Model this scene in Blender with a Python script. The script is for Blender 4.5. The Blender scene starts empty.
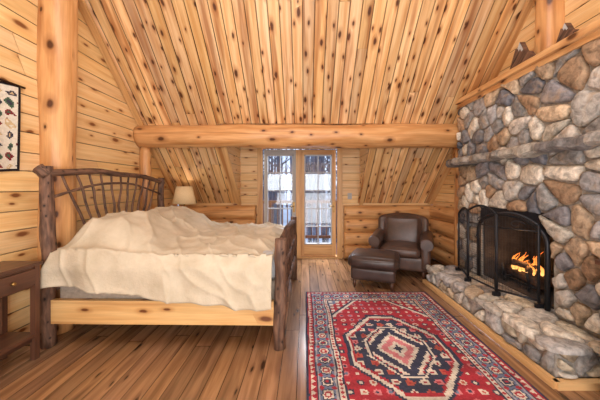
import bpy, bmesh, math, random
from mathutils import Vector, Matrix, noise
random.seed(7)
SC=bpy.context.scene
def lin(c):
    return tuple(((x/255)/12.92 if x/255<=0.04045 else ((x/255+0.055)/1.055)**2.4) for x in c)
def L4(*c): return (*lin(c),1.0)

# ---------------- mesh builder ----------------
class MB:
    def __init__(s): s.V=[];s.F=[];s.UV=[];s.C=[];s.M=[];s.S=[]
    def v(s,co): s.V.append(tuple(co)); return len(s.V)-1
    def face(s,idx,uvs,col=(1,1,1),mat=0,smooth=False):
        s.F.append(list(idx));s.UV.append(list(uvs));s.C.append(col);s.M.append(mat);s.S.append(smooth)
    def poly(s,cos,uvs=None,col=(1,1,1),mat=0,smooth=False):
        if uvs is None: uvs=[(c[0]+c[2]*.3,c[1]+c[2]) for c in cos]
        s.face([s.v(c) for c in cos],uvs,col,mat,smooth)
    def box(s,c,sz,mat=0,col=(1,1,1),R=None,ch=0.0):
        c=Vector(c);h=[x/2 for x in sz];o=(random.random()*9,random.random()*9)
        R=R or Matrix.Identity(3)
        if ch>0:
            rbox(s,c,h,ch,R,mat,col,seg=2,smooth=False);return
        for ax in range(3):
            a,b=(ax+1)%3,(ax+2)%3
            if sz[a]<sz[b]: ua,ub=b,a
            else: ua,ub=a,b
            for sg in (-1,1):
                pts=[]
                for (p,q) in ((-1,-1),(1,-1),(1,1),(-1,1)):
                    l=[0,0,0];l[ax]=sg*h[ax];l[a]=p*h[a];l[b]=q*h[b];pts.append(l)
                if sg<0: pts.reverse()
                uv=[(l[ua]+o[0],l[ub]+o[1]) for l in pts]
                s.poly([c+R@Vector(l) for l in pts],uv,col,mat)
    def tube(s,pts,rads,n=12,mat=0,col=(1,1,1),jit=0.0,caps=True,seed=0,jf=4):
        pts=[Vector(p) for p in pts]
        if not hasattr(rads,'__len__'): rads=[rads]*len(pts)
        t0=(pts[1]-pts[0]).normalized()
        up=Vector((0,0,1)) if abs(t0.z)<.9 else Vector((1,0,0))
        nrm=(up-t0*up.dot(t0)).normalized()
        rings=[];L=0;ls=[];o=(random.random()*9,random.random()*9);cr=2*math.pi*max(sum(rads)/len(rads),.01)
        for i,p in enumerate(pts):
            if i==0:t=t0
            elif i==len(pts)-1:t=(pts[i]-pts[i-1]).normalized()
            else:t=(pts[i+1]-pts[i-1]).normalized()
            if i: L+=(p-pts[i-1]).length
            ls.append(L)
            nrm=(nrm-t*nrm.dot(t)).normalized();bn=t.cross(nrm)
            r=[]
            for k in range(n):
                a=2*math.pi*k/n
                d=nrm*math.cos(a)+bn*math.sin(a)
                rr=rads[i]
                if jit: rr*=1+jit*noise.noise(Vector((L*jf+seed*3.1,math.cos(a)*1.1+seed,math.sin(a)*1.1)))
                r.append(s.v(p+d*rr))
            rings.append(r)
        for i in range(len(pts)-1):
            for k in range(n):
                k2=(k+1)%n
                v0=k/n*cr;v1=(k+1)/n*cr
                s.face([rings[i][k],rings[i][k2],rings[i+1][k2],rings[i+1][k]][::-1],
                  [(ls[i]+o[0],v0+o[1]),(ls[i]+o[0],v1+o[1]),(ls[i+1]+o[0],v1+o[1]),(ls[i+1]+o[0],v0+o[1])][::-1],col,mat,True)
        if caps:
            s.face(rings[0][:],[(math.cos(k)*.05,math.sin(k)*.05) for k in range(n)],col,mat)
            s.face(rings[-1][::-1],[(math.cos(k)*.05,math.sin(k)*.05) for k in range(n)],col,mat)
    def build(s,name,mats,parent=None,weld=False):
        me=bpy.data.meshes.new(name)
        me.from_pydata(s.V,[],s.F)
        fu=[];fc=[]
        for u,c in zip(s.UV,s.C):
            for x in u: fu+= [x[0],x[1]];fc+=[c[0],c[1],c[2],1.0]
        me.uv_layers.new(name='UVMap');me.color_attributes.new(name='Col',type='FLOAT_COLOR',domain='CORNER')
        me.uv_layers['UVMap'].data.foreach_set('uv',fu);me.color_attributes['Col'].data.foreach_set('color',fc)
        me.polygons.foreach_set('material_index',s.M);me.polygons.foreach_set('use_smooth',s.S)
        for m in mats: me.materials.append(m)
        if weld:
            bm=bmesh.new();bm.from_mesh(me);bmesh.ops.remove_doubles(bm,verts=bm.verts,dist=1e-4);bm.to_mesh(me);bm.free()
        me.update()
        ob=bpy.data.objects.new(name,me);SC.collection.objects.link(ob)
        if parent: ob.parent=parent
        return ob
def rbox(mb,c,h,r,R=None,mat=0,col=(1,1,1),seg=4,puff=0.0,smooth=True,mid=4,tr=None):
    R=R or Matrix.Identity(3);c=Vector(c);r=min(r,min(h)*.98)
    def ax(hh):
        return [-hh+r*i/seg for i in range(seg)]+[-hh+r+(2*hh-2*r)*i/mid for i in range(mid)]+[hh-r+r*i/seg for i in range(seg+1)]
    g=[ax(x) for x in h]
    for a in range(3):
        b,d=(a+1)%3,(a+2)%3
        for sg in (-1,1):
            idx={}
            for i,p in enumerate(g[b]):
                for j,q in enumerate(g[d]):
                    l=[0,0,0];l[a]=sg*h[a];l[b]=p;l[d]=q
                    l=Vector(l);inn=Vector([max(-h[k]+r,min(h[k]-r,l[k])) for k in range(3)])
                    dd=l-inn
                    if dd.length>1e-9: l=inn+dd.normalized()*r
                    if puff:
                        w=(1-(p/h[b])**2)*(1-(q/h[d])**2)
                        l[a]+=sg*puff*max(0,w)**.6
                    if tr: l=tr(l)
                    idx[i,j]=mb.v(c+R@l)
            for i in range(len(g[b])-1):
                for j in range(len(g[d])-1):
                    f=[idx[i,j],idx[i+1,j],idx[i+1,j+1],idx[i,j+1]]
                    uv=[(g[b][i],g[d][j]),(g[b][i+1],g[d][j]),(g[b][i+1],g[d][j+1]),(g[b][i],g[d][j+1])]
                    if h[b]<h[d]: uv=[(y,x) for x,y in uv]
                    if sg<0: f.reverse();uv.reverse()
                    mb.face(f,uv,col,mat,smooth)
def empty(name,loc=(0,0,0),rz=0):
    e=bpy.data.objects.new(name,None);e.location=loc;e.rotation_euler=(0,0,rz);e.empty_display_size=.1;SC.collection.objects.link(e);return e

# ---------------- materials ----------------
class NT:
    def __init__(s,name):
        s.m=bpy.data.materials.new(name);s.m.use_nodes=True;s.t=s.m.node_tree;s.b=s.t.nodes['Principled BSDF'];s.o=s.t.nodes['Material Output']
    def n(s,ty,**k):
        x=s.t.nodes.new(ty)
        for a,b in k.items(): setattr(x,a,b)
        return x
    def l(s,a,b): s.t.links.new(a,b)
    def mapping(s,src,sc,loc=(0,0,0)):
        m=s.n('ShaderNodeMapping');m.inputs['Scale'].default_value=sc;m.inputs['Location'].default_value=loc;s.l(src,m.inputs[0]);return m.outputs[0]
    def noise(s,vec,scale,detail=4,rough=.55,dist=0):
        x=s.n('ShaderNodeTexNoise');x.inputs['Scale'].default_value=scale;x.inputs['Detail'].default_value=detail;x.inputs['Roughness'].default_value=rough;x.inputs['Distortion'].default_value=dist
        s.l(vec,x.inputs['Vector']);return x.outputs['Fac']
    def ramp(s,fac,stops):
        r=s.n('ShaderNodeValToRGB');e=r.color_ramp.elements
        while len(e)<len(stops): e.new(.5)
        for i,(p,c) in enumerate(stops): e[i].position=p;e[i].color=c
        s.l(fac,r.inputs[0]);return r.outputs[0]
    def mix(s,a,b,fac,mode='MIX'):
        m=s.n('ShaderNodeMix',data_type='RGBA',blend_type=mode)
        if isinstance(fac,(int,float)): m.inputs[0].default_value=fac
        else: s.l(fac,m.inputs[0])
        for v,i in ((a,6),(b,7)):
            if isinstance(v,tuple): m.inputs[i].default_value=v
            else: s.l(v,m.inputs[i])
        return m.outputs[2]
    def bump(s,h,st,dist=.01):
        b=s.n('ShaderNodeBump');b.inputs['Strength'].default_value=st;b.inputs['Distance'].default_value=dist;s.l(h,b.inputs['Height']);s.l(b.outputs[0],s.b.inputs['Normal'])
BW=lambda v:(v,v,v,1)
def wood(name,light,mid,dark,knot,rough=.45,knots=True,kscale=(2.6,6.5),streak=.6,grain=(.6,9),bump=.05,kr=.13,kth=.35,srange=(.56,.70),spec=.4,gc=.6,sscale=(.5,8)):
    t=NT(name);uv=t.n('ShaderNodeUVMap').outputs[0]
    g=t.noise(t.mapping(uv,(grain[0],grain[1],1)),2.2,3,.5,.4)
    fine=t.noise(t.mapping(uv,(2,45,1)),2.0,2,.4,.2)
    base=t.ramp(g,[(.36,mid),(.62,light)])
    base=t.mix(base,t.ramp(fine,[(.3,BW(1-.2*gc)),(.7,BW(1.0))]),1.0,'MULTIPLY')
    s=t.noise(t.mapping(uv,(sscale[0],sscale[1],1),(3,1,0)),1.5,2,.45,.4)
    sm=t.ramp(s,[(srange[0],BW(0)),(srange[1],BW(1))])
    m=t.n('ShaderNodeMath',operation='MULTIPLY');t.l(sm,m.inputs[0]);m.inputs[1].default_value=streak
    c=t.mix(base,dark,m.outputs[0])
    if knots:
        wn=t.n('ShaderNodeTexNoise');wn.inputs['Scale'].default_value=9;t.l(uv,wn.inputs['Vector'])
        ad=t.n('ShaderNodeVectorMath',operation='MULTIPLY_ADD');t.l(wn.outputs['Color'],ad.inputs[0]);ad.inputs[1].default_value=(.03,.02,0);t.l(uv,ad.inputs[2])
        wv=t.n('ShaderNodeTexVoronoi',voronoi_dimensions='2D');wv.inputs['Scale'].default_value=1
        t.l(t.mapping(ad.outputs[0],(kscale[0],kscale[1],1)),wv.inputs['Vector'])
        sep=t.n('ShaderNodeSeparateColor');t.l(wv.outputs['Color'],sep.inputs[0])
        sz=t.n('ShaderNodeMapRange');t.l(sep.outputs[1],sz.inputs[0]);sz.inputs[3].default_value=.8;sz.inputs[4].default_value=2.4
        dd=t.n('ShaderNodeMath',operation='MULTIPLY');t.l(wv.outputs['Distance'],dd.inputs[0]);t.l(sz.outputs[0],dd.inputs[1])
        halo=t.ramp(dd.outputs[0],[(kr,BW(.6)),(kr*2.8,BW(0))])
        core=t.ramp(dd.outputs[0],[(kr*.65,BW(.95)),(kr*1.25,BW(0))])
        th=t.n('ShaderNodeMath',operation='GREATER_THAN');t.l(sep.outputs[0],th.inputs[0]);th.inputs[1].default_value=kth
        mk=t.n('ShaderNodeMath',operation='MULTIPLY');t.l(halo,mk.inputs[0]);t.l(th.outputs[0],mk.inputs[1])
        c=t.mix(c,dark,mk.outputs[0])
        mk=t.n('ShaderNodeMath',operation='MULTIPLY');t.l(core,mk.inputs[0]);t.l(th.outputs[0],mk.inputs[1])
        c=t.mix(c,knot,mk.outputs[0])
    at=t.n('ShaderNodeVertexColor',layer_name='Col')
    c=t.mix(c,at.outputs[0],1.0,'MULTIPLY')
    t.l(c,t.b.inputs['Base Color']);t.b.inputs['Roughness'].default_value=rough;t.b.inputs['Specular IOR Level'].default_value=spec
    t.bump(g,bump,.01);return t.m
M_ceil=wood('pine_ceiling',L4(240,202,150),L4(222,170,112),L4(160,98,52),L4(82,42,22),.48,streak=.7,kth=.2,kr=.135,kscale=(3.2,7.5),srange=(.50,.66))
M_wall=wood('pine_wall',L4(243,207,152),L4(234,190,130),L4(194,136,78),L4(118,66,32),.42,streak=.4,kscale=(2.4,6),kth=.3,kr=.115,srange=(.56,.75))
M_log=wood('peeled_log',L4(222,174,120),L4(200,146,92),L4(144,90,50),L4(76,42,22),.38,streak=.6,kscale=(2.8,5),kr=.12,kth=.3,grain=(.8,6),bump=.08)
M_floor=wood('hardwood_floor',L4(158,118,84),L4(130,94,64),L4(84,56,38),L4(48,30,20),.24,kscale=(2,8),kr=.1,kth=.6,streak=.6,bump=.08,spec=.55,srange=(.5,.7),sscale=(1.0,9))
M_plank=wood('pale_pine_plank',L4(232,194,136),L4(218,172,112),L4(174,116,62),L4(100,54,26),.45,kscale=(2.6,7),kr=.14,kth=.25)
M_trim=wood('pine_trim',L4(224,180,124),L4(206,158,102),L4(160,106,60),L4(110,62,28),.4,knots=False)
M_dark=wood('dark_walnut',L4(100,66,50),L4(78,52,40),L4(48,30,22),L4(30,16,10),.3,knots=False)
M_bark=wood('dark_bark',L4(126,94,74),L4(92,66,52),L4(54,37,30),L4(34,23,18),.7,kscale=(9,12),kr=.12,grain=(4,20),bump=.4,streak=.7,srange=(.45,.65),sscale=(3,14))
def plain(name,col,rough=.5,metal=0,noise_amt=.12,nscale=30,bump=.1,emit=None,es=0):
    t=NT(name);tc=t.n('ShaderNodeTexCoord').outputs['Object']
    n=t.noise(tc,nscale,4)
    d=tuple(x*(1-noise_amt*2) for x in col[:3])+(1,);l_=tuple(min(1,x*(1+noise_amt)) for x in col[:3])+(1,)
    c=t.ramp(n,[(.3,d),(.7,l_)])
    t.l(c,t.b.inputs['Base Color']);t.b.inputs['Roughness'].default_value=rough;t.b.inputs['Metallic'].default_value=metal
    if bump: t.bump(n,bump,.005)
    if emit: t.b.inputs['Emission Color'].default_value=emit;t.b.inputs['Emission Strength'].default_value=es
    return t.m
M_iron=plain('black_iron',L4(40,40,44),.45,.5)
M_soot=plain('soot_firebrick',L4(64,56,52),.9,0,.3,8)
M_leather=plain('brown_leather',L4(84,62,52),.36,0,.18,7,.15)
M_leather2=plain('brown_leather_dark',L4(64,48,43),.34,0,.18,7,.15)
M_brass=plain('antique_brass',L4(150,116,66),.35,.8)
M_white=plain('door_grille_paint',L4(176,176,176),.5,0,.03)
M_shade=plain('lamp_shade_linen',L4(216,190,150),.8,0,.05,60,.1,L4(255,200,130),.12)
M_snow=plain('snow_ground',L4(206,216,234),.8,0,.12,.6,.3)
M_tree=plain('winter_bark',L4(100,104,118),.9,0,.3,3)
M_spring=plain('box_spring_fabric',L4(160,146,130),.9)
def attrmat(name,rough,n1,amt,bump,bd=.01,spec=.5,scale2=None):
    t=NT(name);tc=t.n('ShaderNodeTexCoord').outputs['Object']
    at=t.n('ShaderNodeVertexColor',layer_name='Col').outputs[0]
    n=t.noise(tc,n1,6,.65,.4)
    c=t.mix(at,t.ramp(n,[(.3,BW(1-amt)),(.68,BW(1+amt*.5))]),1.0,'MULTIPLY')
    if scale2:
        n2=t.noise(tc,scale2,3,.5,1.5)
        c=t.mix(c,L4(186,158,126),t.ramp(n2,[(.54,BW(0)),(.75,BW(.5))]))
    t.l(c,t.b.inputs['Base Color']);t.b.inputs['Roughness'].default_value=rough;t.b.inputs['Specular IOR Level'].default_value=spec
    t.bump(n,bump,bd);return t.m
M_stone=attrmat('field_stone',.75,18,.65,1.0,.014,.35,6)
M_mortar=plain('mortar',L4(156,148,138),.95,0,.2,25,.5)
M_rug=attrmat('wool_rug',.95,60,.3,.5,.004,.1)
M_tap=attrmat('quilted_textile',.95,50,.2,.4,.004,.1)
def cloth():
    t=NT('cream_coverlet');tc=t.n('ShaderNodeTexCoord').outputs['Object']
    n=t.noise(tc,5,5,.6);n2=t.noise(tc,90,2)
    c=t.ramp(n,[(.3,L4(180,167,144)),(.7,L4(202,190,168))])
    t.l(c,t.b.inputs['Base Color']);t.b.inputs['Roughness'].default_value=.9;t.b.inputs['Specular IOR Level'].default_value=.2
    a=t.n('ShaderNodeMath',operation='MULTIPLY_ADD');t.l(n2,a.inputs[0]);a.inputs[1].default_value=.15;t.l(n,a.inputs[2])
    t.bump(a.outputs[0],.55,.03);return t.m
M_cloth=cloth()
def glass():
    t=NT('window_glass');tr=t.n('ShaderNodeBsdfTransparent');gl=t.n('ShaderNodeBsdfGlossy');gl.inputs['Roughness'].default_value=.03
    tr.inputs[0].default_value=(.93,.96,1,1)
    mx=t.n('ShaderNodeMixShader');mx.inputs[0].default_value=.06;t.l(tr.outputs[0],mx.inputs[1]);t.l(gl.outputs[0],mx.inputs[2]);t.l(mx.outputs[0],t.o.inputs['Surface']);return t.m
M_glass=glass()
def flame():
    t=NT('flame');tc=t.n('ShaderNodeTexCoord').outputs['Object'];sp=t.n('ShaderNodeSeparateXYZ');t.l(tc,sp.inputs[0])
    mr=t.n('ShaderNodeMapRange');mr.inputs[1].default_value=.42;mr.inputs[2].default_value=.72;t.l(sp.outputs[2],mr.inputs[0])
    c=t.ramp(mr.outputs[0],[(0,(1,.55,.16,1)),(.4,(1,.30,.05,1)),(1,(.85,.12,.02,1))])
    em=t.n('ShaderNodeEmission');em.inputs[1].default_value=1.9;t.l(c,em.inputs[0]);t.l(em.outputs[0],t.o.inputs['Surface']);return t.m
M_flame=flame()

# ---------------- boards ----------------
def boards(mb,o,u,v,n,W,bw,lim,mat=0,g=.006,ch=.004,var=.16,joint=0,tint=(1,1,1),seam=.4,hv=.06):
    o,u,v,n=map(Vector,(o,u,v,n));a=0
    while a<W-1e-4:
        w=min(bw*random.uniform(.92,1.08),W-a);b=a+w
        if W-b<.03: b=W;w=b-a
        for seg in lim(a,b):
            s0,e0,s1,e1=seg
            cuts=[0.0,1.0]
            if joint and (e0-s0)>joint:
                k=int((e0-s0)/joint)
                cuts=[0]+sorted([min(.97,max(.03,(i+random.uniform(.2,.8))/ (k))) for i in range(k)])+[1]
            for ci in range(len(cuts)-1):
                c0,c1=cuts[ci],cuts[ci+1]
                if c1-c0<.01: continue
                br=1-var*.6+random.random()*var;hu=random.uniform(-hv,hv)
                col=(br*tint[0]*(1+hu*.3),br*tint[1],br*(1-hu*1.5)*tint[2])
                of=(random.random()*40,random.random()*40)
                prof=[(0,-g),(ch,0),(w-ch,0),(w,-g)]
                def P(t,pv,pn):
                    f=pv/w if w>0 else 0
                    s=s0+(s1-s0)*f;e=e0+(e1-e0)*f
                    uu=s+(e-s)*t
                    return o+u*uu+v*(a+pv)+n*pn,(uu+of[0],pv+of[1])
                for i in range(3):
                    q=[P(c0+.0004,*prof[i]),P(c1-.0004,*prof[i]),P(c1-.0004,*prof[i+1]),P(c0+.0004,*prof[i+1])]
                    cs=[x[0] for x in q];us=[x[1] for x in q]
                    nn=(cs[1]-cs[0]).cross(cs[2]-cs[1])
                    if nn.dot(n)<0: cs.reverse();us.reverse()
                    cc=col if i==1 else tuple(x*seam for x in col)
                    mb.poly(cs,us,cc,mat)
        a=b
XL,XR=-2.5,2.5;YF=5.32;YB=-3.0;RY,RZ=1.2,5.2;KZ=1.08
DL,DR=-1.27,1.08;DZ=2.35
s2=math.sqrt(.5)
# floor
mb=MB()
mb.box((0,(YF+YB)/2,-.06),(5.4,YF-YB+.3,.1),0,(.3,.25,.2))
boards(mb,(XL,YB,0),(0,1,0),(1,0,0),(0,0,1),5.0,.13,lambda a,b:[(0,YF-YB,0,YF-YB)],0,g=.003,ch=.003,var=.5,joint=1.4)
mb.build('floor',[M_floor])
# ceiling
mb=MB()
U=Vector((0,-s2,s2));N=Vector((0,-s2,-s2));full=(YF-RY)/s2
st=(YF-4.05)/s2
def limc(a,b):
    x=XL+(a+b)/2
    s=st if DL<x<DR else 0
    return [(s,full,s,full)]
boards(mb,(XL,YF,KZ),U,(1,0,0),N,5.0,.13,limc,0,var=.4,g=.010,ch=.006,joint=2.6,hv=.1)
def prism(quad,d,col=(.8,.8,.8),mat=0):
    q=[Vector(x) for x in quad];r=[x+Vector(d) for x in q]
    mb.poly(q,None,col,mat);mb.poly(r[::-1],None,col,mat)
    n=len(q)
    for i in range(n): mb.poly([q[i],q[(i+1)%n],r[(i+1)%n],r[i]],None,col,mat)
def sl(x0,x1,y0,y1):
    prism([(x0,y0,6.4-y0+.02),(x1,y0,6.4-y0+.02),(x1,y1,6.4-y1+.02),(x0,y1,6.4-y1+.02)],(0,.1,.1))
sl(XL-.1,DL-.03,YF,RY);sl(DR+.03,XR+.1,YF,RY);sl(DL-.03,DR+.03,4.05,RY)
prism([(XL-.1,RY,RZ+.02),(XR+.1,RY,RZ+.02),(XR+.1,YB,1.0),(XL-.1,YB,1.0)],(0,-.1,.1),(1,1,1))
boards(mb,(DL,YF,DZ),(0,-1,0),(1,0,0),(0,0,-1),DR-DL,.13,lambda a,b:[(0,1.27,0,1.27)],0)
prism([(DL,4.06,DZ+.02),(DR,4.06,DZ+.02),(DR,YF,DZ+.02),(DL,YF,DZ+.02)],(0,0,.08))
mb.build('ceiling',[M_ceil])
for nm,x,nx in (('wall_dormer_left',DL,1),('wall_dormer_right',DR,-1)):
    mb=MB()
    boards(mb,(x,0,KZ),(0,1,0),(0,0,1),(nx,0,0),DZ-KZ,.15,lambda a,b:[(YF-a-.0,YF,YF-b,YF)],0)
    prism([(x-nx*.01,YF,KZ),(x-nx*.01,YF,DZ),(x-nx*.01,4.05,DZ)],(-nx*.015,0,0))
    mb.build(nm,[M_wall])
def gable(a,b):
    def e(z):
        if z<KZ: return YB,YF
        return max(YB,YB+(z-1.0)),min(YF,6.4-z)
    s0,e0=e(a);s1,e1=e(b);return [(s0,e0,s1,e1)]
mb=MB()
boards(mb,(XL,0,0),(0,1,0),(0,0,1),(1,0,0),5.2,.172,gable,0,var=.16,joint=3.2,g=.008,ch=.005)
prism([(XL-.02,YB,0),(XL-.02,YF,0),(XL-.02,YF,KZ),(XL-.02,RY,RZ),(XL-.02,YB,1)],(-.1,0,0))
mb.build('wall_left',[M_wall])
CY0,CY1=1.6,3.9;CTOP=2.56
mb=MB()
def gr(a,b):
    g=gable(a,b)[0]
    if b<=CTOP: return [(YB,CY0,YB,CY0),(CY1,g[1],CY1,g[3])]
    return [g]
boards(mb,(XR,0,0),(0,1,0),(0,0,1),(-1,0,0),5.2,.16,gr,0,var=.16)
def pw(poly): prism([(XR+.02,y,z) for y,z in poly],(.1,0,0))
pw([(YB,0),(CY0,0),(CY0,2.5),(YB+1.5,2.5),(YB,1)]);pw([(CY1,0),(YF,0),(YF,KZ),(CY1,6.4-CY1)])
pw([(YB+1.5,2.5),(CY1,2.5),(RY,RZ)])
mb.build('wall_right',[M_wall])
mb=MB();mb.box((0,YB-.05,.5),(5.4,.1,1.05));mb.build('wall_back',[M_wall])
OX0,OX1,OZ=-.86,.66,2.18
mb=MB()
boards(mb,(0,YF,KZ),(1,0,0),(0,0,1),(0,-1,0),DZ-KZ,.15,
   lambda a,b:[(DL,OX0,DL,OX0),(OX1,DR,OX1,DR)] if KZ+b<=OZ+.02 else [(DL,DR,DL,DR)],0)
mb.box(((XL+OX0)/2,YF+.09,.6),(OX0-XL,.14,1.2));mb.box(((XR+OX1)/2,YF+.09,.6),(XR-OX1,.14,1.2))
mb.box(((DL+OX0)/2,YF+.09,1.8),(OX0-DL,.14,1.2));mb.box(((DR+OX1)/2,YF+.09,1.8),(DR-OX1,.14,1.2))
mb.box(((OX0+OX1)/2,YF+.09,OZ+.12),(OX1-OX0,.14,.24))
mb.build('wall_far',[M_wall])
def logrow(mb,p0,p1,r,seed):
    p0,p1=Vector(p0),Vector(p1);n=max(3,int((p1-p0).length/.06))
    c=random.uniform(1.0,1.15)
    mb.tube([p0.lerp(p1,i/n) for i in range(n+1)],[r]*(n+1),20,0,(c,c*.98,c*.95),.07,True,seed,2)
mb=MB()
for i,z in enumerate((.135,.39,.645,.9)):
    logrow(mb,(XL,YF+.0,z),(OX0-.1,YF,z),.14,i);logrow(mb,(OX1+.1,YF,z),(XR,YF,z),.14,i+9)
    logrow(mb,(XR+.02,4.0,z+.02),(XR+.02,YF,z+.02),.14,i+20);logrow(mb,(XL-.02,4.3,z+.02),(XL-.02,YF,z+.02),.12,i+30)
mb.build('trim_log_courses',[M_log])
mb=MB();n=90
mb.tube([(XL+.0+5.0*i/n,4.09,2.17+.012*noise.noise(Vector((i*.06,2,0)))) for i in range(n+1)],[.175]*(n+1),28,0,(1,.95,.9),.16,True,3,1.6)
mb.build('ceiling_beam_log',[M_log])
def post(name,x,y,z0,z1,r,seed):
    mb=MB();n=int((z1-z0)/.1)
    mb.tube([(x+.015*noise.noise(Vector((i*.15,seed,0))),y,z0+(z1-z0)*i/n) for i in range(n+1)],[r]*(n+1),36,0,(1.0,.95,.9),.14,True,seed,1.5)
    return mb.build(name,[M_log])
post('log_post',XL+.06,2.66,0,3.56,.145,1)
post('log_post',XL+.07,4.12,0,2.0,.085,2)
post('log_post',XR-.12,4.12,0,2.0,.09,4)
post('log_post',XR-.03,2.72,2.63,3.5,.12,5)
R45=Matrix.Rotation(-math.radians(45),3,'X')
for nm,x in (('trim_1',XL+.05),('trim_2',XR-.04)):
    mb=MB()
    mb.box((x,(YF+RY)/2-.02,(KZ+RZ)/2-.02),(.085,full-.02,.03),0,(1,1,1),R45)
    mb.build(nm,[M_trim])
for nm,x in (('trim_3',DL-.02),('trim_4',DR+.02)):
    mb=MB()
    mb.box((x,YF-.62,KZ+.58),(.07,1.7,.03),0,(1,1,1),R45)
    mb.build(nm,[M_trim])

# ---------------- doors ----------------
def boxes(name,lst,mats,parent=None):
    mb=MB()
    for b in lst: mb.box(b[0],b[1],b[2] if len(b)>2 else 0,b[3] if len(b)>3 else (1,1,1))
    return mb.build(name,mats,parent)
cx=(OX0+OX1)/2
boxes('door_casing',[((OX0-.02,YF-.025,1.09),(.1,.05,2.18)),((OX1+.02,YF-.025,1.09),(.1,.05,2.18)),((cx,YF-.025,2.21),(OX1-OX0+.2,.055,.1)),
   ((cx,YF+.06,.015),(OX1-OX0-.06,.2,.03)),((-.135,YF+.02,1.08),(.09,.1,2.1))],[M_trim])
def leaf(name,x0,x1,stile,smat,k):
    e=empty(name)
    y=YF+.05;w=x1-x0
    boxes('frame',[((x0+stile/2,y,1.09),(stile,.045,2.1)),((x1-stile/2,y,1.09),(stile,.045,2.1)),((x0+w/2,y,2.09),(w-2*stile,.045,.1)),((x0+w/2,y,.15),(w-2*stile,.045,.22))],[smat],e)
    gx0,gx1=x0+stile,x1-stile;l=[]
    l.append((((gx0+gx1)/2,y-.002,1.15),(.018,.03,1.78)))
    for i in range(1,5): l.append((((gx0+gx1)/2,y-.003,.26+1.78*i/5),(gx1-gx0,.03,.018)))
    l+=[((gx0+.012,y-.004,1.15),(.024,.05,1.78)),((gx1-.012,y-.004,1.15),(.024,.05,1.78)),(((gx0+gx1)/2,y-.004,.272),(gx1-gx0,.05,.024)),(((gx0+gx1)/2,y-.004,2.028),(gx1-gx0,.05,.024))]
    boxes('muntins',l,[M_white],e)
    boxes('glass_pane',[(((gx0+gx1)/2,y+.012,1.15),(gx1-gx0,.004,1.78))],[M_glass],e)
    m=MB();hx=x1-.04
    m.box((hx,y-.03,1.0),(.035,.012,.2));m.tube([(hx,y-.035,1.02),(hx,y-.08,1.02),(hx-.09,y-.08,1.02)],.01,8)
    m.build('handle',[M_brass],e)
leaf('door_1',-.81,-.18,.05,M_white,0)
leaf('door_2',-.09,.61,.075,M_trim,1)
boxes('light_switch',[((.88,YF-.008,1.22),(.08,.012,.12)),((.88,YF-.016,1.22),(.018,.012,.04))],[M_white])

# ---------------- outside ----------------
mb=MB();mb.box((0,5.32+.18+.8,-.1),(5,1.6,.08),0,(.75,.7,.66))
mb.build('balcony_deck',[M_dark])
mb=MB()
for z in (.12,1.02): mb.box((0,6.95,z),(5,.08,.07))
for i in range(40): mb.box((-2.45+i*.125,6.95,.57),(.025,.025,.86))
for x in (-2.4,-.9,.75,2.4): mb.box((x,6.95,.5),(.09,.09,1.1))
mb.build('balcony_railing',[M_dark])
mb=MB()
N_=24
for i in range(N_):
    for j in range(N_):
        def g(i,j):
            x=-30+60*i/N_;y=7.5+55*j/N_;return (x,y,-2.4+2.4*j/N_+.5*noise.noise(Vector((x*.15,y*.15,0))))
        mb.poly([g(i,j),g(i+1,j),g(i+1,j+1),g(i,j+1)],None,(1,1,1),0,True)
mb.build('snowy_ground',[M_snow],weld=True)
mb=MB();random.seed(21)
for i in range(150):
    y=random.uniform(13,50);x=random.uniform(-.32,.3)*y*.9;z0=-3;h=random.uniform(9,15);r=random.uniform(.06,.15)
    lx=random.uniform(-.5,.5)
    pts=[(x+lx*t*t,y,z0+h*t) for t in [k/6 for k in range(7)]]
    mb.tube(pts,[r*(1-.8*k/6) for k in range(7)],7,0)
    for b in range(12):
        t=random.uniform(.25,.95);p=Vector((x+lx*t*t,y,z0+h*t));a=random.uniform(0,6.28);l=random.uniform(1,2.6)*(1.2-t)
        mb.tube([p,p+Vector((math.cos(a)*l*.5,math.sin(a)*l*.5,l*.35)),p+Vector((math.cos(a)*l,math.sin(a)*l,l*.9))],[r*.35,r*.22,r*.06],5,0)
mb.build('bare_trees',[M_tree])

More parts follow.
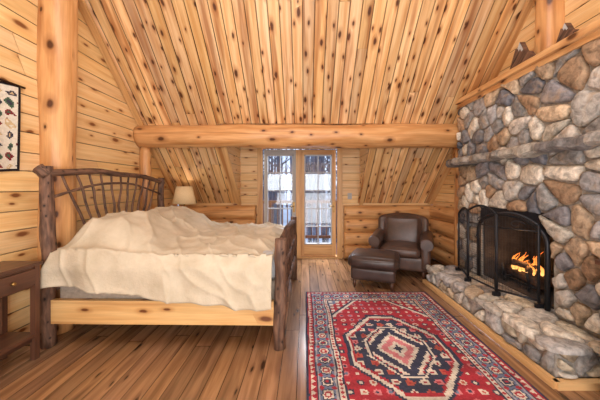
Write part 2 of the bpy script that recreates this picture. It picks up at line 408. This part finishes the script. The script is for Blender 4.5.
# ---------------- stones ----------------
PAL=[(174,168,160),(150,146,142),(204,194,178),(122,120,122),(212,202,186),(172,148,122),(140,136,132),(188,180,170),(108,108,114),(218,208,192),(162,132,104),(160,156,154),(190,166,138),(134,130,132)]
def clip(poly,p,q):
    m=((p[0]+q[0])/2,(p[1]+q[1])/2);d=(q[0]-p[0],q[1]-p[1]);out=[]
    f=lambda a:(a[0]-m[0])*d[0]+(a[1]-m[1])*d[1]
    for i in range(len(poly)):
        a,b=poly[i],poly[(i+1)%len(poly)];fa,fb=f(a),f(b)
        if fa<=0: out.append(a)
        if fa*fb<0:
            t=fa/(fa-fb);out.append((a[0]+(b[0]-a[0])*t,a[1]+(b[1]-a[1])*t))
    return out
def stones(mb,o,u,v,n,W,H,sp,seed,hole=None,depth=.045,gap=.010,asp=1.0,pal=PAL):
    rnd=random.Random(seed);o,u,v,n=map(Vector,(o,u,v,n));pts=[];tries=0
    while tries<5000:
        tries+=1
        p=(rnd.uniform(0,W),rnd.uniform(0,H))
        s=sp*(.55+.95*abs(noise.noise(Vector((p[0]*2.6,p[1]*2.6,seed)))*1.8))
        if all(math.hypot((p[0]-q[0])/asp,p[1]-q[1])>s for q in pts): pts.append(p)
    for p in pts:
        poly=[(0,0),(W,0),(W,H),(0,H)]
        for q in pts:
            if q is p or math.hypot(p[0]-q[0],p[1]-q[1])>sp*6: continue
            poly=clip(poly,p,q)
            if not poly: break
        if not poly or len(poly)<3: continue
        if hole:
            if hole[0]<p[0]<hole[1] and hole[2]<p[1]<hole[3]: continue
            def snap(a):
                if hole[0]<a[0]<hole[1] and hole[2]<a[1]<hole[3]:
                    ds=[(a[0]-hole[0],(hole[0],a[1])),(hole[1]-a[0],(hole[1],a[1])),(hole[3]-a[1],(a[0],hole[3]))]
                    return min(ds)[1]
                return a
            poly=[snap(a) for a in poly]
        c=(sum(a[0] for a in poly)/len(poly),sum(a[1] for a in poly)/len(poly))
        for _ in range(2):
            np_=[]
            for i in range(len(poly)):
                a,b=poly[i],poly[(i+1)%len(poly)]
                k=.22
                np_+=[(a[0]*(1-k)+b[0]*k,a[1]*(1-k)+b[1]*k),(a[0]*k+b[0]*(1-k),a[1]*k+b[1]*(1-k))]
            poly=np_
        R=sum(math.hypot(a[0]-c[0],a[1]-c[1]) for a in poly)/len(poly)
        if R<.015: continue
        col=lin(rnd.choice(pal));br=rnd.uniform(.8,1.25);col=tuple(min(.85,x*br) for x in col)
        dp=depth*rnd.uniform(.7,1.3);tx,ty=rnd.uniform(-.12,.12),rnd.uniform(-.12,.12)
        rings=[]
        for (sc,h) in ((1,-.3),(1,.35),(.93,.75),(.8,.95),(.45,1.05)):
            ring=[]
            for a in poly:
                dx,dy=a[0]-c[0],a[1]-c[1];l=math.hypot(dx,dy) or 1
                wob=.010*noise.noise(Vector((a[0]*22,a[1]*22,seed+3)))
                k=max(.1,(l-gap+wob)/l)*sc
                x,y=c[0]+dx*k,c[1]+dy*k
                z=dp*h+(.014*noise.noise(Vector((x*14,y*14,seed)))+tx*dx*.5+ty*dy*.5)*(1 if h>0.3 else 0)
                ring.append(mb.v(o+u*x+v*y+n*z))
            rings.append(ring)
        cc=mb.v(o+u*c[0]+v*c[1]+n*dp*1.06);m=len(poly)
        flip=u.cross(v).dot(n)<0
        def F(idx):
            if flip: idx=idx[::-1]
            mb.face(idx,[(0,0)]*len(idx),col,0,True)
        for r in range(4):
            for i in range(m):
                j=(i+1)%m;F([rings[r][i],rings[r][j],rings[r+1][j],rings[r+1][i]])
        for i in range(m): F([rings[4][i],rings[4][(i+1)%m],cc])
FX=2.25;OY0,OY1,OT=2.42,3.45,1.14;HZ=.28
ch=empty('stone_fireplace')
mb=MB()
def B(x0,x1,y0,y1,z0,z1,mat=0): mb.box(((x0+x1)/2,(y0+y1)/2,(z0+z1)/2),(x1-x0,y1-y0,z1-z0),mat)
B(FX,3.05,CY0,OY0,0,CTOP);B(FX,3.05,OY1,CY1,0,CTOP);B(FX,3.05,OY0,OY1,OT,CTOP);B(FX,3.05,OY0,OY1,0,HZ);B(2.95,3.05,OY0,OY1,HZ,OT)
B(FX+.03,2.95,OY0-.001,OY0+.03,HZ,OT,1);B(FX+.03,2.95,OY1-.03,OY1+.001,HZ,OT,1);B(2.9,2.951,OY0,OY1,HZ,OT,1);B(FX+.03,2.95,OY0,OY1,OT-.03,OT+.001,1);B(FX+.03,2.95,OY0,OY1,HZ-.01,HZ+.012,1)
mb.build('chimney_body',[M_mortar,M_soot],ch)
mb=MB()
stones(mb,(FX-.02,CY0,HZ),(0,1,0),(0,0,1),(-1,0,0),CY1-CY0,CTOP-HZ,.19,5,hole=(OY0-CY0,OY1-CY0,-.1,OT-HZ),gap=.009,depth=.042)
stones(mb,(FX,CY1,HZ),(1,0,0),(0,0,1),(0,1,0),.25,CTOP-HZ,.16,6)
stones(mb,(FX,CY0,HZ),(1,0,0),(0,0,1),(0,-1,0),.75,CTOP-HZ,.16,8)
B(FX-.018,FX,CY0,OY0,HZ,CTOP-.01,1);B(FX-.018,FX,OY1,CY1,HZ,CTOP-.01,1);B(FX-.018,FX,OY0,OY1,OT,CTOP-.01,1)
mb.build('chimney_stones',[M_stone,M_mortar],ch)
# hearth
HX=1.79;HY0,HY1=1.9,3.92
mb=MB();B(HX,FX,HY0+.03,HY1,0,HZ-.035);mb.build('hearth_body',[M_mortar],ch)
mb=MB()
LP=[(194,186,174),(182,172,156),(206,196,180),(156,150,144),(188,168,142),(170,164,158),(202,188,164),(144,140,138)]
stones(mb,(HX,HY0+.03,.05),(0,1,0),(0,0,1),(-1,0,0),HY1-HY0-.03,HZ-.08,.12,11,asp=1.6,depth=.035,pal=LP)
stones(mb,(HX,HY0+.03,.05),(1,0,0),(0,0,1),(0,-1,0),FX-HX,HZ-.08,.12,12,asp=1.4,depth=.035,pal=LP)
stones(mb,(HX-.055,HY0-.02,HZ-.045),(0,1,0),(1,0,0),(0,0,1),HY1-HY0+.02,FX-HX+.035,.26,13,depth=.036,gap=.006,pal=LP)
mb.build('hearth_stones',[M_stone],ch)
boxes('hearth_base_trim',[((HX-.045,(HY0+HY1)/2,.025),(.05,HY1-HY0+.06,.05)),((HX+.2,HY0-.02,.025),(.5,.05,.05))],[M_trim],ch)
# mantel slab stones
mb=MB();n=60
secs=[]
for i in range(n+1):
    y=1.55+2.4*i/n
    x0=2.05+.06*noise.noise(Vector((y*6,1,0)));zt=1.80+.02*noise.noise(Vector((y*5,3,0)));zb=1.70+.035*noise.noise(Vector((y*6,7,0)))
    secs.append([mb.v(p) for p in ((2.3,y,zb),(x0+.03,y,zb),(x0,y,zb+.025),(x0+.005,y,zt-.02),(x0+.03,y,zt),(2.3,y,zt))])
for i in range(n):
    c=lin([(158,152,144),(122,118,116),(170,162,150),(138,134,128)][(i//11)%4])
    for j in range(6):
        q=(j+1)%6;mb.face([secs[i][j],secs[i][q],secs[i+1][q],secs[i+1][j]],[(0,0)]*4,c)
for s_ in (secs[0],secs[-1][::-1]): mb.face(s_[::-1],[(0,0)]*6,lin((160,154,148)))
mb.build('mantel_slab',[M_stone],ch)
mb=MB();mb.box((2.33,(CY0+CY1)/2,CTOP+.035),(.4,CY1-CY0+.04,.06),ch=.012);mb.box((2.19,(CY0+CY1)/2,CTOP-.0),(.03,CY1-CY0+.02,.09))
mb.build('chimney_ledge',[M_log],ch)
mb=MB();X=FX-.05
pts=[(X,OY0+.03,HZ)]+[(X,OY0+.03,HZ+.6)]+[(X,(OY0+OY1)/2-math.cos(a)*(OY1-OY0-.06)/2,HZ+.6+math.sin(a)*.22) for a in [math.pi*k/14 for k in range(1,14)]]+[(X,OY1-.03,HZ+.6),(X,OY1-.03,HZ)]
mb.tube(pts,.022,8)
ym=(OY0+OY1)/2;hw=(OY1-OY0-.06)/2
for k in range(14):
    a0,a1=math.pi*k/14,math.pi*(k+1)/14
    y0,y1=ym-math.cos(a0)*hw,ym-math.cos(a1)*hw
    mb.poly([(X+.02,y0,HZ+.6+math.sin(a0)*.22),(X+.02,y1,HZ+.6+math.sin(a1)*.22),(X+.02,y1,OT+.02),(X+.02,y0,OT+.02)])
mb.build('iron_arch',[M_iron],ch)
# fire
fe=empty('log_fire')
mb=MB()
for i,(a,b,r) in enumerate([((2.42,2.75,.40),(2.5,3.33,.40),.05),((2.6,2.72,.40),(2.62,3.36,.41),.055),((2.44,2.9,.48),(2.66,3.25,.5),.045),((2.66,2.85,.47),(2.42,3.15,.53),.04)]):
    a,b=Vector(a),Vector(b);mb.tube([a.lerp(b,t/5) for t in range(6)],r,10,0,(.5,.45,.42),.2,True,i)
mb.build('firewood',[M_bark],fe)
mb=MB()
for y in (2.85,3.2):
    mb.tube([(2.36,y,HZ+.02),(2.36,y,.36),(2.75,y,.36)],.012,6)
    mb.tube([(2.36,y,.36),(2.34,y,.5)],.014,6)
for i in range(6): mb.tube([(2.38+.07*i,2.78,.352),(2.38+.07*i,3.27,.352)],.008,5)
mb.build('fire_grate',[M_iron],fe)
mb=MB();rf=random.Random(3)
for i in range(16):
    x=rf.uniform(2.44,2.62);y=rf.uniform(2.9,3.2);h=rf.uniform(.07,.28)*(1-abs(y-3.05)*2.5);r=rf.uniform(.010,.024);ph=rf.uniform(0,6)
    pts=[(x+.03*math.sin(ph+t*4)*t,y+.05*math.cos(ph+t*5)*t,.44+h*t) for t in [k/7 for k in range(8)]]
    mb.tube(pts,[r*.6,r,r*1.05,r*.9,r*.7,r*.45,r*.22,.002],8)
mb.build('flames',[M_flame],fe)
# fire screen
fs=empty('fireplace_screen')
P=[(2.06,3.62),(1.93,3.2),(1.97,2.78),(2.17,2.5)]
mb=MB();mm=MB();zb=HZ+.045
for i in range(3):
    a=Vector((*P[i],0));b=Vector((*P[i+1],0));hA=[.72,.80,.80][i];hB=[.80,.80,.72][i]
    def top(t):
        return hA+(hB-hA)*t+(.07 if i==1 else .05)*math.sin(math.pi*t)
    def Q(t,z): p=a.lerp(b,t);return (p.x,p.y,z)
    mb.tube([Q(.015,zb-.04),Q(.015,zb+top(0))],.012,8);mb.tube([Q(.985,zb-.04),Q(.985,zb+top(1))],.012,8)
    mb.tube([Q(0.01+.98*k/12,zb+top(k/12)) for k in range(13)],.012,8)
    mb.tube([Q(.0,zb+.02),Q(1,zb+.02)],.011,8)
    mb.tube([Q(.0,zb+.66),Q(1,zb+.66)],.006,6)
    mb.tube([Q(.5+.2*math.cos(th)*(1-th/9),zb+.71+.04*math.sin(th)*(1-th/9)) for th in [k*.4 for k in range(16)]],.005,5)
    L=(b-a).length;nn=int(L/.026)
    for k in range(1,nn): mm.tube([Q(k/nn,zb+.02),Q(k/nn,zb+top(k/nn))],.0014,3,caps=False)
    for k in range(1,30): mm.tube([Q(0,zb+.02+k*.026),Q(1,zb+.02+k*.026)],.0012,3,caps=False)
for p in P: mb.box((p[0],p[1],HZ+.022),(.07,.03,.04))
mb.tube([(P[1][0]-.01,P[1][1]-.2,zb+.5),(P[1][0]-.04,P[1][1]-.2,zb+.52),(P[1][0]-.01,P[1][1]-.2,zb+.56)],.006,6)
mb.build('frame',[M_iron],fs);mm.build('wire_mesh',[M_iron],fs)
def mountain(name,y,s):
    mb=MB();xb=2.22
    pr=[(-.5,0),(-.28,.38),(-.2,.32),(0.02,.8),(.12,.62),(.2,.68),(.5,0)]
    A=[(xb,y+p[0]*s,CTOP+.066+p[1]*s) for p in pr];Bk=[(xb+.05,a[1],a[2]) for a in A]
    mb.poly(A);mb.poly(Bk[::-1])
    for i in range(len(A)): j=(i+1)%len(A);mb.poly([A[i],A[j],Bk[j],Bk[i]])
    sn=[(xb-.006,y+p[0]*s,CTOP+.066+p[1]*s) for p in ((-.12,.5),(.02,.79),(.1,.64),(.05,.52),(0,.58),(-.05,.47))]
    mb.poly(sn,None,(1,1,1),1)
    mb.box((xb+.0,y,CTOP+.075),(.10,s*1.05,.016),2)
    mb.build(name,[M_bark,M_white,M_trim])
mountain('carved_mountain',2.78,.34);mountain('carved_mountain',2.30,.22)

# ---------------- bed ----------------
bed=empty('log_bed')
C00=Vector((-2.26,2.38,0));C01=Vector((-2.21,4.16,0));C10=Vector((-.22,2.35,0));C11=Vector((-.17,4.12,0))
def BP(u,v,z=0):
    p=C00*(1-u)*(1-v)+C10*u*(1-v)+C01*(1-u)*v+C11*u*v;p.z=z;return p
def stick(mb,a,b,r0,r1,n=8,seg=8,wob=.01,seed=0,bend=0,col=(1,1,1)):
    a,b=Vector(a),Vector(b);pts=[];
    for i in range(seg+1):
        t=i/seg;p=a.lerp(b,t)
        w=Vector((noise.noise(Vector((seed,t*3,1))),noise.noise(Vector((seed,t*3,5))),noise.noise(Vector((seed,t*3,9)))))*wob*math.sin(math.pi*t)*2
        p=p+w;p.z+=bend*math.sin(math.pi*t);pts.append(p)
    mb.tube(pts,[(r0+(r1-r0)*i/seg)*(1+.16*noise.noise(Vector((seed*2,i*1.2,0)))) for i in range(seg+1)],n,0,col,.25,True,seed)
mb=MB()
stick(mb,BP(0,0,0),BP(-.008,0,1.585),.055,.046,14,20,.016,1)
stick(mb,BP(0,1,0),BP(0,1,1.54),.05,.042,14,20,.016,2)
stick(mb,BP(0,0,1.5),BP(-.03,-.02,1.57),.05,.05,10,3,.0,4)
stick(mb,BP(0,-.02,1.52),BP(0,1.03,1.46),.034,.028,10,24,.016,3,bend=.08)
stick(mb,BP(0,0,1.30),BP(0,1,1.28),.014,.012,8,16,.01,13,bend=.16)
stick(mb,BP(0,0,.78),BP(0,1,.78),.034,.03,10,10,.01,5)
stick(mb,BP(0,0,.5),BP(0,1,.5),.038,.034,10,10,.01,6)
for i in range(11):
    t=i/10;vb=.28+.44*t;vt=.07+.86*t
    zt=1.5+.075*math.sin(math.pi*vt)
    stick(mb,BP(0,vb,.78),BP(0,vt,zt),.015,.011,7,8,.016,20+i)
mb.build('headboard',[M_bark],bed)
mb=MB()
stick(mb,BP(1,0,0),BP(1.005,0,.95),.054,.048,14,16,.014,7)
stick(mb,BP(1,1,0),BP(1,1,.95),.05,.045,12,16,.014,8)
stick(mb,BP(1,-.02,.86),BP(1,1.02,.86),.034,.032,10,20,.01,9,bend=.07)
stick(mb,BP(1,0,.62),BP(1,1,.62),.024,.024,10,10,.01,14)
stick(mb,BP(1,0,.34),BP(1,1,.34),.034,.032,10,10,.01,10)
for i in range(13):
    t=i/12;vb=.14+.72*t;vt=.06+.88*t
    stick(mb,BP(1,vb,.34),BP(1,vt,.87+.065*math.sin(math.pi*vt)),.014,.011,7,6,.01,40+i)
mb.build('footboard',[M_bark],bed)
mb=MB()
def plank(p,q,z0,z1,th):
    p,q=Vector(p),Vector(q);d=(q-p);L=d.length;a=math.atan2(d.y,d.x);c=(p+q)/2;c.z=(z0+z1)/2
    mb.box(c,(L,th,z1-z0),0,(1,.97,.92),Matrix.Rotation(a,3,'Z'))
plank(BP(.02,-.0),BP(.975,-.0),.205,.41,.045);plank(BP(.02,1),BP(.98,1),.205,.41,.045)
mb.build('side_rails',[M_plank],bed)
mb=MB()
rbox(mb,BP(.5,.5,.44),(.985,.85,.13),.04,None,0,seg=2);mb.build('box_spring',[M_spring],bed)
mb=MB();rbox(mb,BP(.5,.5,.69),(.985,.86,.12),.06,None,0,seg=3);mb.build('mattress',[M_white],bed)
# coverlet
mb=MB();NU,NV=200,170;idx={}
T=.83
def sm(a,b,x):
    t=max(0,min(1,(x-a)/(b-a)));return t*t*(3-2*t)
def ridge(x): 
    return (1-abs(x)*2)
for i in range(NU+1):
    s=i/NU
    u=.025+.945*s
    hemN=.55-.165*sm(0,.9,s)+.03*noise.noise(Vector((s*5,0,3)))+.006*math.sin(s*50)
    hemF=.5
    dropN=T-hemN;dropF=T-hemF
    W=1.06*1.78
    tot=dropN+W+dropF
    for j in range(NV+1):
        q=j/NV*tot
        X_=u*2.05;Y_=q
        n1=noise.noise(Vector((X_*1.8+Y_*1.0,Y_*1.3-X_*.7,1)));n2=noise.noise(Vector((X_*3.4+Y_*2.2,Y_*2.3-X_,4)));n3=noise.noise(Vector((X_*9-Y_*3,Y_*7,9)))
        wr=max(0,ridge(n1))**5*.032+max(0,ridge(n2))**6*.026+n3*.008-.02
        pil=(sm(.0,.10,u)*(1-sm(.22,.50,u)))
        if q<dropN:
            z=hemN+q;v=-.035;kk=(1-q/dropN)
            fold=(math.sin(u*30+3*noise.noise(Vector((u*3,0,0)))+q*3)*.6+noise.noise(Vector((u*11,z*2,0)))*.9)*.026*(.15+kk)**.8
            out=.02+.03*kk+fold+wr*.7+ .05*pil*sm(.0,1,q/dropN)
            p=BP(u,v,z);p.y-=max(.006,out)
            rr=sm(dropN-.14,dropN,q);p.y+=.05*rr
            p.z+=pil*.05*rr
        elif q<dropN+W:
            t=(q-dropN)/W;v=-.035+1.07*t
            edge=min(t,1-t)*W
            rd=(1-sm(0,.13,edge))
            p=BP(u,v,T+.02)
            p.y+=(.03 if t<.5 else -.03)*rd
            pb=pil*(.25*sm(.0,.28,edge)*(1-.35*math.exp(-((t-.5)/.07)**2)))
            p.z+=pb+wr*(.5+.5*(1-rd))-.035*rd+.02*sm(.2,.6,edge)+pil*.05*rd
            p.z-=.05*sm(.9,1,s)
        else:
            k=(q-dropN-W);z=T-.015-k;p=BP(u,1.04,z);p.y+=.02+wr*.5
            p.z+=pil*.05*(1-sm(0,.1,k))
        idx[i,j]=mb.v(p)
for i in range(NU):
    for j in range(NV):
        mb.face([idx[i,j],idx[i+1,j],idx[i+1,j+1],idx[i,j+1]],[(0,0)]*4,(1,1,1),0,True)
o=mb.build('coverlet',[M_cloth],bed)
so=o.modifiers.new('thick','SOLIDIFY');so.thickness=.008;so.offset=-1

# ---------------- rug ----------------
RW,RL=1.58,2.5;RX0,RY0=.01,1.07
def rc(*c): return lin(c)
RED=rc(160,34,48);DR_=rc(104,22,34);NAV=rc(44,48,70);CRM=rc(204,194,178);PNK=rc(194,116,120);BLU=rc(100,112,138);GRY=rc(156,154,156);TER=rc(172,78,62)
def dia(x,y,a,b): return abs(x)/a+abs(y)/b
def star(x,y,s):
    a,b=abs(x)/s,abs(y)/s
    return min(max(a,b)*1.35,a+b)
def rugc(x,y):
    cx_=x-RW/2;cy_=y-RL/2
    e=min(x,RW-x,y,RL-y)
    along=cy_ if min(x,RW-x)<=min(y,RL-y) else cx_
    if e<.018: return NAV
    if e<.03: return RED
    if e<.07:
        p=(along+10)%.05-.025
        return RED if abs(p)*1.4<(e-.03) else CRM
    if e<.08: return NAV
    if e<.22:
        k=int((along+10+.06)/.12);p=(along+10.0+.06)%.12-.06;w=e-.15
        d=star(p,w,.052)
        if d<.3: return CRM if k%2 else RED
        if d<.6: return RED if k%2 else NAV
        if d<.85: return CRM
        if d<1.05: return NAV
        p2=(along+10.0)%.12-.06
        if dia(p2,abs(w)-.045,.022,.022)<1: return RED
        return GRY if abs(abs(w)-.062)<.006 else BLU
    if e<.23: return NAV
    if e<.265:
        p=(along+10)%.04-.02
        return RED if dia(p,e-.2475,.015,.015)<1 else CRM
    if e<.28: return NAV
    sx=round(cx_/.0175)*.0175;sy=round(cy_/.0175)*.0175
    d=max(abs(sx)/.44,dia(sx,sy,.60,.78),abs(sy)/.60)
    if d<1:
        if d>.95: return NAV
        if d>.88: return CRM
        if d>.84: return RED
        if d>.60:
            q=((sx+5)%.10-.05,(sy+5.05)%.10-.05)
            s_=star(q[0],q[1],.036)
            if s_<.45: return RED
            if s_<1: return [CRM,PNK,CRM,TER][(int((sx+5)/.1)+int((sy+5.05)/.1))%4]
            return NAV
        if d>.56: return CRM
        if d>.53: return NAV
        d2=dia(sx,sy,.30,.40)
        if d2<1:
            if d2>.88: return CRM
            if d2>.62: return NAV
            if d2>.5: return CRM
            if d2>.28: return PNK
            if d2>.14: return CRM
            return NAV
        q=((sx+5)%.08-.04,(sy+5)%.08-.04)
        if star(q[0],q[1],.026)<1: return CRM
        return RED
    dc=dia(RW/2-.28-abs(cx_),RL/2-.28-abs(cy_),.34,.42)
    if dc<1:
        if dc>.9: return CRM
        if dc>.8: return NAV
        q=((abs(cx_))%.075-.0375,(abs(cy_))%.075-.0375)
        if star(q[0],q[1],.026)<1: return CRM
        return BLU if dc<.4 else RED
    px,py=(abs(cx_)+.0)%.09-.045,(abs(cy_))%.09-.045
    h=(int(abs(cx_)/.09)*7+int(abs(cy_)/.09)*3)%5
    s_=star(px,py,.034)
    if s_<.45: return [CRM,NAV,CRM,TER,BLU][h]
    if s_<.9: return [NAV,PNK,RED,CRM,PNK][h]
    return RED
mb=MB();nx,ny=190,300;g={}
for i in range(nx+1):
    for j in range(ny+1):
        x=RW*i/nx;y=RL*j/ny
        g[i,j]=mb.v((RX0+x+.006*noise.noise(Vector((0,y*3,0))),RY0+y+.01*noise.noise(Vector((x*3,0,5))),.014+.002*noise.noise(Vector((x*4,y*4,0)))))
for i in range(nx):
    for j in range(ny):
        x,y=RW*(i+.5)/nx,RL*(j+.5)/ny
        w=.012*noise.noise(Vector((x*6,y*6,2)));w2=.012*noise.noise(Vector((x*6,y*6,8)))
        c=rugc(min(RW-.001,max(.001,x+w)),min(RL-.001,max(.001,y+w2)));f=1+.5*noise.noise(Vector((x*3,y*14,7)));m_=.08
        c=tuple(v*f*(1-m_)+m_*.28 for v in c)
        mb.face([g[i,j],g[i+1,j],g[i+1,j+1],g[i,j+1]],[(0,0)]*4,c,0,True)
for (a,b) in (((0,0),(nx,0)),((nx,0),(nx,ny)),((nx,ny),(0,ny)),((0,ny),(0,0))):
    pa,pb=Vector(mb.V[g[a]]),Vector(mb.V[g[b]]);mb.poly([pa,pb,(pb.x,pb.y,.001),(pa.x,pa.y,.001)][::-1],None,NAV)
for i in range(0,nx*2):
    x=RX0+RW*(i+.5)/(nx*2)
    for y,s_ in ((RY0+RL,1),(RY0,-1)):
        dx=random.uniform(-.006,.006);mb.poly([(x-.0015,y,.008),(x+.0015,y,.008),(x+.0015+dx,y+s_*.03,.003),(x-.0015+dx,y+s_*.03,.003)],None,CRM)
mb.build('persian_rug',[M_rug])

# ---------------- armchair & ottoman ----------------
ac=empty('leather_armchair',(1.62,4.53,0),math.radians(-24))
mb=MB();rbox(mb,(0,0,.22),(.40,.38,.11),.04,seg=3)
mb.build('base',[M_leather],ac,True)
mb=MB();rbox(mb,(0,-.09,.39),(.285,.33,.075),.055,seg=4,puff=.025);mb.build('seat_cushion',[M_leather],ac,True)
for sx in (-1,1):
    mb=MB();rbox(mb,(sx*.37,-.03,.33),(.07,.37,.2),.05,seg=3)
    pts=[];rad=[]
    for k in range(15):
        t=k/14;pts.append((sx*.385,-.43+.78*t,.53+.05*t*t));rad.append(.098 if 0<k<14 else .085)
    mb.tube(pts,rad,18,0);mb.build('arm',[M_leather],ac,False)
mb=MB();R=Matrix.Rotation(math.radians(-12),3,'X')
def trb(l):
    f=max(0,(l.z+.34)/.68);l=l.copy();l.z+=-.09*(l.x/.42)**2*f;l.x*=1+.06*f;l.y-=.10*(abs(l.x)/.42)**2.5;return l
rbox(mb,(0,.33,.6),(.40,.10,.34),.09,R,seg=5,mid=6,tr=trb);mb.build('back',[M_leather],ac,True)
mb=MB();rbox(mb,(0,.2,.64),(.29,.075,.25),.065,R,seg=4,puff=.03,mid=6);mb.build('back_cushion',[M_leather],ac,True)
mb=MB()
for x in (-.34,.34):
    for y in (-.32,.32): mb.tube([(x,y,0),(x,y,.13)],[.02,.032],10)
mb.build('legs',[M_dark],ac)
ot=empty('leather_ottoman',(1.0,3.9,0),math.radians(-20))
mb=MB();rbox(mb,(0,0,.2),(.30,.25,.09),.04,seg=3);mb.build('base',[M_leather2],ot,True)
mb=MB();rbox(mb,(0,0,.36),(.325,.275,.085),.06,seg=4,puff=.03);mb.build('cushion',[M_leather2],ot,True)
mb=MB()
for x in (-.25,.25):
    for y in (-.2,.2): mb.tube([(x,y,0),(x,y,.12)],[.018,.03],10)
mb.build('legs',[M_dark],ot)

# ---------------- nightstands, lamp ----------------
def nightstand(x0,x1,y0,y1,H):
    e=empty('nightstand');cx_,cy_=(x0+x1)/2,(y0+y1)/2
    mb=MB();mb.box((cx_,cy_,H-.014),(x1-x0+.03,y1-y0+.03,.028),ch=.008)
    mb.build('top',[M_dark],e)
    l=[]
    for x in (x0+.02,x1-.02):
        for y in (y0+.02,y1-.02): l.append(((x,y,(H-.028)/2),(.04,.04,H-.028)))
    boxes('legs',l,[M_dark],e)
    boxes('drawer_case',[((cx_,cy_,H-.11),(x1-x0-.02,y1-y0-.02,.16)),((x1-.004,cy_,H-.11),(.02,y1-y0-.09,.12))],[M_dark],e)
    boxes('shelf',[((cx_,cy_,.2),(x1-x0-.01,y1-y0-.01,.022)),((cx_,cy_,.17),(x1-x0-.05,y1-y0-.05,.04))],[M_dark],e)
    mb=MB();mb.tube([(x1+.006,cy_,H-.11),(x1+.02,cy_,H-.11),(x1+.034,cy_,H-.11)],[.007,.016,.01],10);mb.build('knob',[M_brass],e)
nightstand(-2.485,-2.18,1.78,2.22,.79)
nightstand(-2.34,-1.92,4.5,4.92,.72)
lp=empty('table_lamp',(-2.1,4.7,.72))
mb=MB();mb.tube([(0,0,z) for z in (0,.02,.03,.06,.12,.2,.26,.30,.45)],[.08,.08,.05,.045,.085,.09,.05,.015,.012],20);mb.build('base',[M_brass],lp)
mb=MB();mb.tube([(0,0,.39),(0,0,.69)],[.19,.125],28,caps=False);so=mb.build('shade',[M_shade],lp).modifiers.new('s','SOLIDIFY');so.thickness=.004
mb=MB();mb.tube([(0,0,.45),(0,0,.5),(0,0,.56)],[.015,.03,.012],12);mb.build('bulb',[M_shade],lp)
# tapestry on left wall
mb=MB();nx,ny=56,74;g={};tw,th=.56,.74
for i in range(nx+1):
    for j in range(ny+1):
        y=1.79+tw*i/nx;z=1.53+th*j/ny
        g[i,j]=mb.v((XL+.018+.008*math.sin(y*22+z*3),y,z+.008*math.sin(y*14)))
TP=[rc(214,206,190),rc(120,40,44),rc(70,92,72),rc(60,58,70),rc(196,170,130)]
for i in range(nx):
    for j in range(ny):
        x,y=tw*(i+.5)/nx,th*(j+.5)/ny;e=min(x,tw-x,y,th-y)
        if e<.02: c=rc(40,34,36)
        else:
            w=.03*noise.noise(Vector((x*14,y*14,3)))
            q=((x+w+1)%.09-.045,(y-w+1)%.09-.045);h=(int((x+1)/.09)*3+int((y+1)/.09)*5)%4+1
            d=dia(q[0],q[1],.04,.04)
            c=TP[h] if .35<d<.9 else TP[0]
            if d<.35: c=TP[(h+1)%5]
        mb.face([g[i,j],g[i+1,j],g[i+1,j+1],g[i,j+1]][::1],[(0,0)]*4,c,0,True)
mb.tube([(XL+.02,1.75,2.275),(XL+.02,2.39,2.275)],.01,8,0,rc(60,40,28))
mb.build('wall_quilt',[M_tap])
cb=empty('wooden_cabinet')
boxes('carcass',[((2.2,1.5,.46),(.56,.5,.86)),((2.2,1.5,.91),(.6,.54,.03)),((2.2,1.5,.02),(.52,.46,.04))],[M_dark],cb)
boxes('doors',[((1.912,1.38,.48),(.02,.22,.76)),((1.912,1.62,.48),(.02,.22,.76))],[M_dark],cb)

# ---------------- lights ----------------
def area(name,loc,rot,size,e,col=(1,1,1),sy=None):
    l=bpy.data.lights.new(name,'AREA');l.energy=e;l.color=col;l.size=size
    if sy: l.shape='RECTANGLE';l.size_y=sy
    o=bpy.data.objects.new(name,l);o.location=loc;o.rotation_euler=[math.radians(a) for a in rot];SC.collection.objects.link(o);return o
area('rear_fill',(0,-2.0,2.0),(80,0,0),4.0,205,(.92,.96,1),1.6)  # added fill behind the camera; no windows are modelled there
area('overhead_fill',(0,.6,4.3),(0,0,0),2.2,150,(.94,.97,1))  # unseen area light added overhead to brighten the room, no fixture
area('balcony_fill',(-.1,6.6,3.4),(-50,0,0),2.2,850,(.93,.96,1),1.6)  # added area light, out of view above the balcony, brightens the floor inside
area('low_upward_fill',(0,-.6,.5),(150,0,0),2.5,115,(.94,.97,1))  # added fill low behind the camera, aimed up in place of bounced light
def point(name,loc,e,col,r):
    l=bpy.data.lights.new(name,'POINT');l.energy=e;l.color=col;l.shadow_soft_size=r
    o=bpy.data.objects.new(name,l);o.location=loc;SC.collection.objects.link(o)
point('lamp_bulb_light',(-2.1,4.7,1.27),3,(1,.82,.6),.03)
point('fire_light',(2.48,3.05,.6),5,(1,.45,.14),.08)
w=bpy.data.worlds.new('winter_sky');SC.world=w;w.use_nodes=True
bg=w.node_tree.nodes['Background'];bg.inputs[0].default_value=(.74,.84,1,1);bg.inputs[1].default_value=1.7
# camera
cam=bpy.data.cameras.new('camera');cam.sensor_width=36;cam.lens=270/600*36;cam.shift_x=-5/600;cam.shift_y=-13/600;cam.clip_start=.05
co=bpy.data.objects.new('camera',cam);co.location=(0,0,1.4);co.rotation_euler=(math.radians(90),0,0);SC.collection.objects.link(co);SC.camera=co
SC.view_settings.view_transform='Standard'
